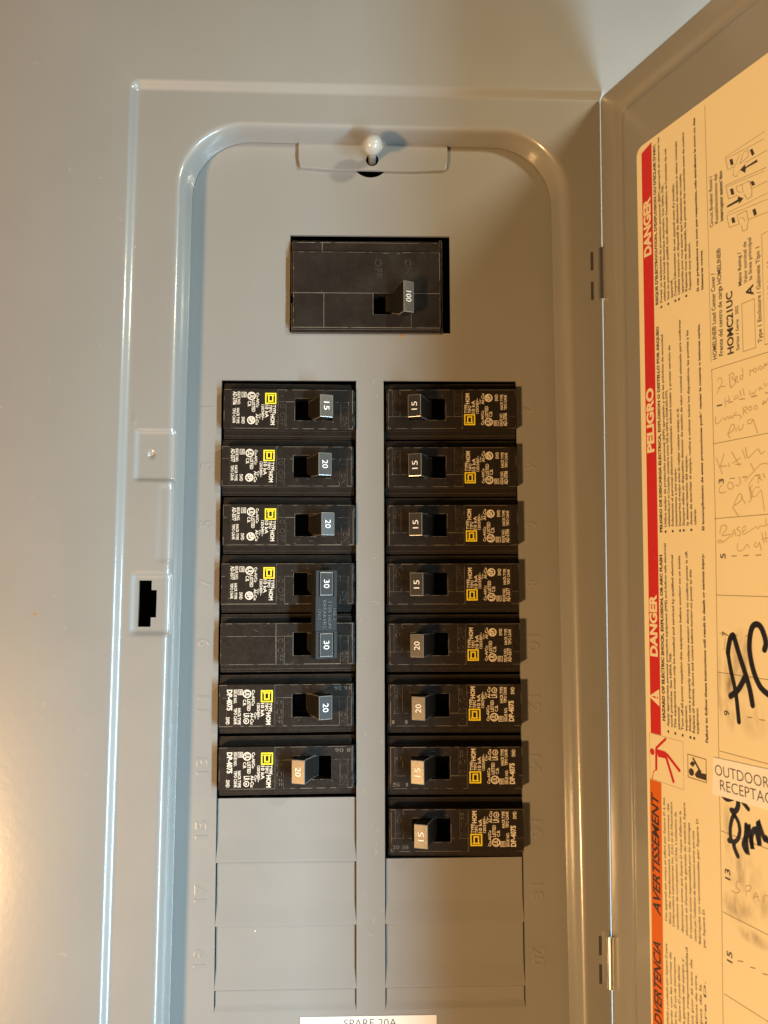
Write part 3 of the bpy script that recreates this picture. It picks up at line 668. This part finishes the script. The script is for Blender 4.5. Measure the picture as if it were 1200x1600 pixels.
def add_pole(t, amp, on, variant, prn, zoff=0.0, date=None, lean=21.5, shaded=False):
    o = part('case', ME_STD if variant == 'std' else ME_SEC, t); o.location = (0, 0, zoff*S); case = o
    if prn:
        p = part('printed_text', prn, case); e = part('emblem', ME_EB if prn is PB else ME_EA, case)
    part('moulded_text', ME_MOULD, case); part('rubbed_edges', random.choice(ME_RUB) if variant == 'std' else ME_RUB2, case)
    if date: part('date_code', date_text(date), case)
    h = part('handle', ME_HANDLE_SHADED if shaded else ME_HANDLE, t); h.location = (PIV[0]*S, -PIV[1]*S, zoff*S)
    h.rotation_euler = (0, 0, math.radians(lean if on else -lean))
    part('rating_number', num_mesh(amp), h)
    return t
GRP = 'circuit breakers in the two columns'
ORD = ['topmost', 'second', 'third', 'fourth', 'fifth', 'sixth', 'seventh', 'lowest']
zL = [-13.3, -38.0, -63.1, -88.0, -113.1, -138.55, -164.1]
zR = [-13.1, -38.3, -63.3, -88.3, -113.6, -139.1, -164.8, -190.2]
SEAT = 1.6      # the clipped inner end sits a little deeper
def place(cx, zc, flip):
    t = empty('circuit_breaker', dfw(cx, zc))
    t.rotation_euler = (Matrix.Rotation(-DROT+(math.pi if flip else 0), 3, 'Y') @ Matrix.Rotation(math.radians(SEAT), 3, 'Z')).to_euler(); t.location.y += 1.3*S; return t
rows = [(0, '15', True, PA, None, 'black 15 amp breaker topmost in the left column, grey-sheened handle switched right'),
        (1, '20', True, PA2, None, 'black 20 amp breaker second from the top of the left column'),
        (2, '20', True, PA2, None, 'black 20 amp breaker third in the left column, above the tied 30 handles'),
        (5, '20', True, PB, '16 26', 'black 20 amp breaker just below the tied 30s, DP-4075 on its print'),
        (6, '20', False, PB, '8 06', 'black 20 amp breaker at the foot of the left column, handle switched left')]
JIT = {0: .0, 1: -.55, 2: .25, 5: -.5, 6: -.2}
for r, amp, on, prn, date, lab in rows:
    t = place(29.45+JIT[r], zL[r], False); add_pole(t, amp, on, 'std', prn, date=date, lean=21.5+random.uniform(-1.2, 1.2), shaded=(r == 5))
    tag(t, lab, 'circuit breaker', GRP)
# two-pole breaker with its tied handles
zc = (zL[3]+zL[4])/2
t = place(29.3, zc, False); t.name = 'double_pole_breaker'
add_pole(t, '30', True, 'std', PA2, zL[3]-zc, lean=22, shaded=True); add_pole(t, '30', True, 'second', None, zL[4]-zc, lean=22, shaded=True)
tag(t, 'black two pole 30 amp breaker with both handles joined by a moulded tie bar', 'circuit breaker', GRP)
tie_xs = [-4.75, -3.3, 3.3, 4.75]; tie_zs = [-18.1, -17.3, -7.6, -6.9, 6.9, 7.6, 17.3, 18.1]
def tieH(x, z):
    if abs(x) < 3.3 and 7.6 < abs(z) < 17.3: return None
    if abs(z) < 6.9: return 1.55
    return 1.9
v, f = cells(tie_xs, tie_zs, tieH, -3.4)
tie = part('handle_tie', mesh_of('handle_tie', v, f, M_tie, bevel=.25, seg=2, ang=40), t)
a = math.radians(22); rr = 13.6
tie.location = Vector((PIV[0]+math.sin(a)*rr, -(PIV[1]+math.cos(a)*rr), 0))*S; tie.rotation_euler = (0, 0, a)
mb = MB()
for k, s_ in enumerate(('USE 2', 'TYPE HOM', 'BREAKERS', 'ONLY')):
    wdt = {0: 5.0, 1: 11.6, 2: 11.6, 3: 4.8}[k]
    put_text(mb, s_, (2.75-k*2.25, wdt/2), (0, -1), (1, 0), wdt, 1.7, off=1.57, res=2, ext=.16, bev=.05, bold=-.01, zs=1.3)
part('moulded_text', mb.mesh('moulded_text', M_black_mould_lit), tie)
labR = ['black 15 amp breaker topmost in the right column beside the stamped 2',
        'black 15 amp breaker second in the right column beside the stamped 4',
        'black 15 amp breaker third in the right column beside the stamped 6',
        'black breaker fourth in the right column, the last 15 before its two 20s',
        'black 20 amp breaker in the right column, upper of its two, without DP-4075',
        'black 20 amp breaker in the right column, lower of its two, DP-4075 on its print',
        'black breaker second from the foot of the right column, bright glare on its handle',
        'black 15 amp breaker at the foot of the right column with gold-edged handle']
ampR = ['15', '15', '15', '15', '20', '20', '15', '15']
xR = [99.4, 99.35, 99.6, 99.6, 99.75, 99.9, 99.9, 100.0]
for r in range(8):
    t = place(xR[r], zR[r], True); add_pole(t, ampR[r], True, 'std', PA if r in (0, 1, 2) else (PA2 if r < 5 else PB), date={5: '11', 6: '51', 7: '20 38'}.get(r), lean=20.6+random.uniform(-1.3, 1.3)+(1.8 if r == 6 else (-3.2 if r == 7 else 0)), shaded=(r < 4))
    tag(t, labR[r], 'circuit breaker', GRP)
# main breaker
mx, mz = 63.4, 41.8
t = empty('main_breaker', dfw(mx, mz), -DROT)
tag(t, 'large brown-black 100 amp main breaker alone near the top of the panel', 'main breaker')
xs = [-33.2, -32.4, -20.0, -19.85, -19.15, -19.0, 2.3, 15.6, 18.75, 18.9, 31.4, 32.7]
zs = [-21.1, -19.5, -13.5, -8.6, -4.5, -4.1, 14.2, 19.3, 20.9]
def HM(x, z):
    if x > 31.4 or x < -33.2: return 1.0 if x < 32.7 else None
    if z > 19.3: return -.6
    if z > 14.2: return 1.9 if not -20.0 < x < -19.85 else 1.75
    if z < -19.5: return 1.6
    if x < -32.4: return -2.0 if -8.6 < z < -4.1 else 3.2
    if 2.3 < x < 18.75 and -13.5 < z < -4.1: return -12 if x < 18.7 else 3.8
    h = 4.0
    if z < -4.1:
        h = 3.86
        if -19.15 < x < -19.0: h = 3.66
    return h
v, f = cells(xs, zs, HM, -45)
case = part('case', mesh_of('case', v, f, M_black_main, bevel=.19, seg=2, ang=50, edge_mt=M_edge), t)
mb = MB(); k = dict(res=2, ext=.05, bev=.03, bold=-.02)
put_text(mb, 'OFF', (2.9, 11.4), (0, -1), (1, 0), 8.6, 2.9, off=4.0, **k); put_text(mb, 'ON', (15.9, 11.2), (0, -1), (1, 0), 6.8, 2.9, off=4.0, **k)
part('moulded_text', mb.mesh('moulded_text', M_black_mould_lit), case)
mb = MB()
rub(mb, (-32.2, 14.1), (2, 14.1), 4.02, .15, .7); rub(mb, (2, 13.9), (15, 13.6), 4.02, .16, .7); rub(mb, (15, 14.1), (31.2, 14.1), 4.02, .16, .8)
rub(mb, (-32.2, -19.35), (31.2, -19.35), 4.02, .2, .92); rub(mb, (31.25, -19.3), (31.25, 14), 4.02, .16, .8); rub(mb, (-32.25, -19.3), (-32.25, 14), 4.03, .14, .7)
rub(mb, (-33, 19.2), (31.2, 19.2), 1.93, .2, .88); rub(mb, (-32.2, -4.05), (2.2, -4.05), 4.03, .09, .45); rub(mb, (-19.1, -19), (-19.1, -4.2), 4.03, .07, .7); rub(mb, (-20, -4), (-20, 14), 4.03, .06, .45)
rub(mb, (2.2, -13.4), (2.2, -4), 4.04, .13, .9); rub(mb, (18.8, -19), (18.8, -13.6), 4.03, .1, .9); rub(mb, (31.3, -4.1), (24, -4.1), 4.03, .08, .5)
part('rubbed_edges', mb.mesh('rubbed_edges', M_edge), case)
h = part('handle', handle_mesh(drum_r=3.8, wz=4.45, tx=2.45, hh=16.9, tz=6.75).mesh('handle', M_handle, bevel=.26, seg=2, ang=35, edge_mt=M_handle_edge_glint), t); finish_handle(h.data, 16.9)
h.location = Vector((10.4, 3.2, -8.3))*S; h.rotation_euler = (0, 0, math.radians(24))
part('rating_number', num_mesh('100', 16.9), h)

# ================================================================== door (a part of the cover), local axes: x = away from the hinge, -y = inner face, z = up
TH = 1.2252
HX = 161.0
# order corners so the path is consistent (top-left, bottom-left, bottom-right, top-right)
def dl(s0, s1, z0, z1, r, nn=7):
    out = []
    for cx, cz, a0 in ((s0+r, z1-r, 90), (s0+r, z0+r, 180), (s1-r, z0+r, 270), (s1-r, z1-r, 0)):
        for i in range(nn+1):
            t_ = math.radians(a0+90*i/nn); out.append((cx+r*math.cos(t_), cz+r*math.sin(t_)))
    return out
DS0, DS1, DZ0, DZ1 = 1.45, 199, -400.0, 123.4
dr = []
for o_, hgt, r in ((0, -1.2, 3), (0.02, -1.0, 3), (.25, -.7, 2.8), (.7, -.2, 2.4), (1.6, 0, 1.8), (8.6, 0, 2.2), (9.6, -.10, 2.4), (10.5, -.42, 2.6), (11.2, -.9, 3), (11.9, -1.15, 3.2), (12.6, -1.2, 3.6), (13.6, -1.15, 3.8), (14.3, -.85, 3.6), (15, -.4, 3.4), (15.8, -.1, 3), (16.8, 0, 2.8)):
    dr.append((dl(DS0+o_, DS1-o_, DZ0+o_, DZ1-o_, r), hgt))
vs = []; fs = []; n = len(dr[0][0])
for l, hgt in dr: vs += [(x, -hgt, z) for x, z in l]
for k in range(len(dr)-1):
    for i in range(n): fs.append((k*n+i, (k+1)*n+i, (k+1)*n+(i+1) % n, k*n+(i+1) % n))
fs.append(tuple(reversed([(len(dr)-1)*n+i for i in range(n)])))
fs.append(tuple([i for i in range(n)]))
me = mesh_of('door', vs, fs, M_paint, smooth=True)
door = part('door', me, cover); door.location = Vector((HX-60, -D, 90))*S; door.rotation_euler = (0, 0, -TH)
tag(door, 'open door with the printed safety label inside')
def sub(name, mb_or_me, mt=None, **k):
    return part(name, mb_or_me if mt is None else mb_or_me.mesh(name, mt, **k), door)
# label sheet
LB0, LB1, LBT, LBB = 25.6, 186.0, 87.6, -340.0
lab = dl(LB0, LB1, LBB, LBT, 3.5, 8); nn_ = len(lab)
vs = [(x, -.02, z) for x, z in lab]+[(x, -.17, z) for x, z in lab]
fs = [tuple(range(nn_, 2*nn_))]+[(i, (i+1) % nn_, nn_+(i+1) % nn_, nn_+i) for i in range(nn_)]
sheet = sub('safety_label', mesh_of('safety_label', vs, fs, M_label))
tag(sheet, 'cream printed safety and circuit directory label')
O0 = .20   # print level
mb = MB(); mb.add([(28.2, -O0, -143.1), (33.9, -O0, -143.1), (34.6, -O0, 86.2), (28.6, -O0, 84.4)], [(0, 1, 2, 3)]); sub('red_band', mb, M_red)
mb = MB(); mb.add([(26.0, -O0, -330), (31.5, -O0, -330), (33.6, -O0, -160.4), (27.2, -O0, -160.4)], [(0, 1, 2, 3)]); sub('orange_band', mb, M_orange)
def up_text(mb, s, sb, z0, z1, h, off=O0, **k):   # reads up the label, baseline at sb
    k['bold'] = k.get('bold', .004)+.012
    put_text(mb, s, (sb, z0), (0, 1), (-1, 0), (z1-z0) if z1 else None, h, off=off, **k)
mb = MB()
up_text(mb, 'DANGER', 33.5, 41.3, 64.7, 4.3, O0+.03, bold=.035, res=5); up_text(mb, 'PELIGRO', 33.2, -36.5, -11.3, 4.2, O0+.03, bold=.035, res=5); up_text(mb, 'DANGER', 33.0, -114.3, -91, 4.3, O0+.03, bold=.035, res=5)
mb.add([(27.5, -O0-.03, -129.6), (33.4, -O0-.03, -132.6), (33.4, -O0-.03, -126.2)], [(0, 1, 2)])
sub('danger_lettering', mb, M_label)
mb = MB(); rect2(mb, 29.6, 31.6, -129.75, -129.2, O0+.06); disc2(mb, 32.4, -129.5, .35, O0+.06); sub('warning_mark', mb, M_red)
mb = MB(); up_text(mb, 'AVERTISSEMENT', 32.0, -209.0, -165.0, 4.1, O0+.03, bold=.015, shear=.22, res=5); up_text(mb, 'ADVERTENCIA', 31.7, -252.0, -218.6, 4.1, O0+.03, bold=.015, shear=.22, res=5)
sub('warning_lettering', mb, M_ink)
mb = MB()
up_text(mb, "RISQUE D'ELECTROCUTION, D'EXPLOSION OU D'ECLAIR D'ARC", 36.7, 20.2, 84.3, 1.5, bold=.035)
up_text(mb, 'PELIGRO DE DESCARGA ELECTRICA, EXPLOSION O DESTELLO POR ARQUEO', 36.7, -67.5, 11.7, 1.5, bold=.035)
up_text(mb, 'HAZARD OF ELECTRIC SHOCK, EXPLOSION, OR ARC FLASH', 36.3, -137.5, -76, 1.6, bold=.04)
up_text(mb, 'Si ces précautions ne sont pas respectées, cela entraînera la mort ou des', 58.4, 18.3, 83.5, 1.15, bold=.03); up_text(mb, 'blessures graves.', 60.6, 18.3, 33, 1.15, bold=.03)
up_text(mb, 'El incumplimiento de estas precauciones podrá causar la muerte o lesiones serias.', 58.4, -67.9, 6.5, 1.15, bold=.03)
up_text(mb, 'Failure to follow these instructions will result in death or serious injury.', 57.9, -141.4, -76, 1.2, bold=.03)
for base, zz in ((38.5, 18.6), (38.5, -67.4), (37.9, -141.0)):
    for s_ in (0, 3.85, 7.7, 9.6, 13.45):
        if base < 38 : s_ = {0: 0, 3.85: 3.7, 7.7: 7.5, 9.6: 11.4, 13.45: 13.25}[s_]
        disc2(mb, base+s_, zz, .52, O0, 10)
sub('heading_lettering', mb, M_ink)
mb = MB(); P = 1.93
fr = [("Porter un équipement de protection personnel (ÉPP) approprié et observer les", 86), ("méthodes de travail électrique sécuritaire. Voir NFPA 70E.", 66), ("Seul un personnel qualifié doit effectuer l'installation et l'entretien de cet", 79.6), ("appareil.", 27.5),
      ("Coupez l'alimentation de cet appareil avant d'y travailler.", 64), ("Utilisez toujours un dispositif de détection de tension à valeur nominale", 79.5), ("appropriée pour vous assurer que l'alimentation est coupée.", 66), ("Replacez tous les dispositifs, les portes et les couvercles avant de mettre", 81), ("l'appareil sous tension.", 38)]
es = [("Utilice equipo de protección personal (EPP) apropiado y siga las prácticas de seguridad", 7.8), ("establecidas por su Compañía, consulte la norma 70E de NFPA y NOM-029-STPS.", -14), ("Solamente el personal eléctrico especializado deberá instalar y prestar servicio de", 2.6), ("mantenimiento a este equipo.", -44),
      ("Desenergice el equipo antes de realizar cualquier trabajo en él.", -22), ("Siempre utilice un dispositivo detector de tensión de valor nominal adecuado para confirmar", 10.9), ("la desenergización del equipo.", -40), ("Antes de energizar el equipo, vuelva a colocar todos los dispositivos, las puertas y las", 5.7), ("cubiertas.", -60)]
en = [("Apply appropriate personal protective equipment (PPE) and follow safe electrical", -71.8), ("work practices. See NFPA 70E.", -112), ("This equipment must only be installed and serviced by qualified electrical", -76.2), ("personnel.", -131), ("Turn off all power supplying this equipment before working on or inside", -76.5), ("equipment.", -130),
      ("Always use a properly rated voltage sensing device to confirm power is off.", -74.9), ("Replace all devices, doors and covers before turning on power to this", -81.6), ("equipment.", -130)]
for i, (s_, z1) in enumerate(fr): up_text(mb, s_, 39.1+i*P, 20.3, z1, 1.2, bold=.018)
for i, (s_, z1) in enumerate(es): up_text(mb, s_, 39.1+i*P, -65.7, z1, 1.2, bold=.018)
for i, (s_, z1) in enumerate(en): up_text(mb, s_, 38.5+i*1.88, -139.2, z1, 1.2, bold=.018)
av = ["Cet appareil est conçu et offert par Square D à des", "fins de rendement aux normes de", "Underwriters Laboratories Inc. (UL) et de l'Association", "canadienne de normalisation (CSA). L'utilisation de", "disjoncteurs autres que Square D risque d'affecter la",
      "sécurité et d'annuler la garantie du matériel. Square", "D n'assume aucune responsabilité pour les dommages", "causés par l'utilisation de disjoncteurs autres que ceux", "fabriqués ou recommandés par Square D", "par Square D."]
ad = ["Este producto fue diseñado y probado por Square D para", "funcionar de acuerdo con las normas de", "Underwriters Laboratories Inc. El uso de interruptores", "que no sean de la marca Square D puede afectar", "la seguridad y anular la garantía del equipo y",
      "Square D no asume responsabilidad", "por daños causados por el uso de", "interruptores automáticos de otra", "marca en los equipos de la", "marca Square D."]
ends = [-165.5, -167, -166, -169, -168, -164.5, -171, -173, -168.5, -198]
for i, s_ in enumerate(av): up_text(mb, s_, 35.4+i*2.12, -209.5-.15*i, ends[i], 1.15)
for i, s_ in enumerate(ad): up_text(mb, s_, 35.2+i*2.12, -262-.1*i, [-217.4, -219.5, -220.3, -222, -219, -214.5, -217.5, -222, -224, -222][i], 1.15)
sub('body_lettering', mb, M_ink_pale)
# circuit directory
mb = MB()
up_text(mb, 'Circuit Breaker Reset /', 66.0, 39.2, 58, 1.6); up_text(mb, 'Restablecimiento del', 68.4, 39.6, 57.5, 1.6); up_text(mb, 'interruptor automático', 70.8, 39.5, 57.6, 1.6, bold=.03)
up_text(mb, 'HOMELINE® Load Center Cover /', 66.2, -8.4, 22.5, 1.9, bold=.008); up_text(mb, 'Frente del centro de carga HOMELINE®', 69.2, -7.9, 30.4, 1.9, bold=.008)
up_text(mb, 'HOMC21UC', 74.0, -8.4, 13.4, 2.9, bold=.018, res=4); up_text(mb, 'Series / Serie   S02', 76.4, -7.9, 7.5, 1.4)
up_text(mb, 'Mains Rating /', 78.2, 13.9, 25.5, 1.5, bold=.01); up_text(mb, 'Valor nominal de', 80.6, 13.9, 28.2, 1.5); up_text(mb, 'la línea principal', 82.7, 14.4, 28.8, 1.5)
up_text(mb, 'A', 83.1, 9.0, 12.7, 3.3, bold=.02, res=4); up_text(mb, 'Type 1 Enclosure / Gabinete Tipo 1', 86.1, -7.8, 24.4, 1.7)
for d, z, wd in (('1', -25.0, .5), ('3', -51.4, 1.7), ('5', -77.1, 1.7), ('7', -103.4, 1.6), ('9', -129.8, 1.7), ('13', -182.8, 3.4), ('15', -209.2, 3.4)): up_text(mb, d, 68.0 if z > -150 else 66.6, z-wd/2, z+wd/2, 2.4, res=4)
up_text(mb, 'Location / Ubicación', 90.6, -7, 20, 1.7)
for b in BLOBS: poly(mb, b, O0)
sub('directory_lettering', mb, M_ink)
mb = MB()
stroke(mb, [(63.3, 85.3), (63.5, 31), (63.45, -9)], .16, O0, False); stroke(mb, [(63.65, -11.6), (63.7, -64), (63.3, -92), (62.7, -143), (62.4, -196), (61.9, -222), (61.2, -290)], .2, O0, False)
for z in (-11.7, -38, -64.1, -90.4, -116.6, -143, -169.4, -195.8, -222.2, -248.5): stroke(mb, [(63.6+z*.004, z), (181, z)], .2, O0+.004, False)
frame2(mb, 77.9, 83.4, -9, 7.6, .17, O0)
stroke(mb, [(87.1, 28), (87.1, -9), (181, -9)], .15, O0+.004, False); stroke(mb, [(87.1, 28), (181, 28)], .15, O0+.008, False)
strokes(mb, DASHES, .26, O0+.006, False); strokes(mb, DRAWN, .15, O0+.006, False)
frame2(mb, 27.4, 45.5, -160.2, -143.2, .1, O0+.002); frame2(mb, 47.6, 56.8, -155.2, -147.0, .28, O0+.002)
sub('ruled_lines', mb, M_rule)
mb = MB(); strokes(mb, PENCIL, .30, O0+.03); sub('pencil_writing', mb, M_pencil)
mb = MB(); strokes(mb, MARKER, 1.85, O0+.06); strokes(mb, MARKER2, 1.7, O0+.06); sub('marker_writing', mb, M_marker)
mb = MB(); strokes(mb, FIGURE_LIMBS, 1.15, O0+.02, False); strokes(mb, BOLT, .4, O0+.02, False); poly(mb, TORSO[0], O0+.045); disc2(mb, HEAD[0][0], HEAD[0][1], 1.25, O0+.02)
sub('shock_pictogram', mb, M_red)
mb = MB(); poly(mb, BOOK[0], O0+.02); poly(mb, BOOK[1], O0+.02); strokes(mb, BOOKARM, .75, O0+.03, False); disc2(mb, BHEAD[0][0], BHEAD[0][1], 1.3, O0+.02); sub('manual_pictogram', mb, M_ink)
mb = MB(); mb.add([(x, -y, z) for y in (.30, .52) for x, z in ((59.7, -158.0), (118, -156.0), (118.4, -143.0), (60.5, -145.6))], [(0, 1, 5, 4), (1, 2, 6, 5), (2, 3, 7, 6), (3, 0, 4, 7), (4, 5, 6, 7)])
tape = sub('label_tape', mb, M_sticker2); tag(tape, 'white label tape printed OUTDOOR')
mb = MB()
def tape_text(s_, x, z, wd, h): put_text(mb, s_, (x, z), (.9994, .034), (-.034, .9994), wd, h, off=.56, res=4, bold=-.008)
tape_text('OUTDOOR GFI', 61.2, -151.3, 30.5, 3.4); tape_text('RECEPTACLE', 63.4, -155.9, 26.5, 3.4)
part('printing', mb.mesh('printing', M_ink), tape)
# hinges: plated knuckle wrapped round the door edge, with the slots of the cover behind
def hinge(zt, zb, r=1.45):
    mb = MB(); N = 16; vs = []
    a0, a1 = math.radians(-60), math.radians(185)
    for z in (zt, zb):
        for i in range(N+1):
            a = a0+(a1-a0)*i/N; vs.append((r*math.cos(a), -.6-r*math.sin(a), z))
    fs = [(i, i+1, N+2+i, N+1+i) for i in range(N)]
    fs += [tuple(range(N+1)), tuple(range(2*N+1, N, -1))]; mb.add(vs, fs)
    mb.add([(-r, -.6, zb+.4), (-r, -.6, zt-.4), (-r-1.9, 1.2, zt-1.2), (-r-1.9, 1.2, zb+1.2)], [(0, 1, 2, 3)])      # leaf going down into the cover
    return mb
for zt, zb in ((55.2, 33.0), (-227.6, -247.4)):
    o = sub('hinge', hinge(zt, zb).mesh('hinge', M_steel, smooth=False)); o.location = Vector((2.6, -.2, 0))*S
for z0_, z1_ in ((54.6, 46.5), (41.5, 33.6), (-228.5, -236), (-239.5, -247)):
    mb = MB(); rect2(mb, 157.2, 158.4, z1_, z0_, D+.03)
    o = cpart('hinge_slot', mb.mesh('hinge_slot', M_steel_dark))
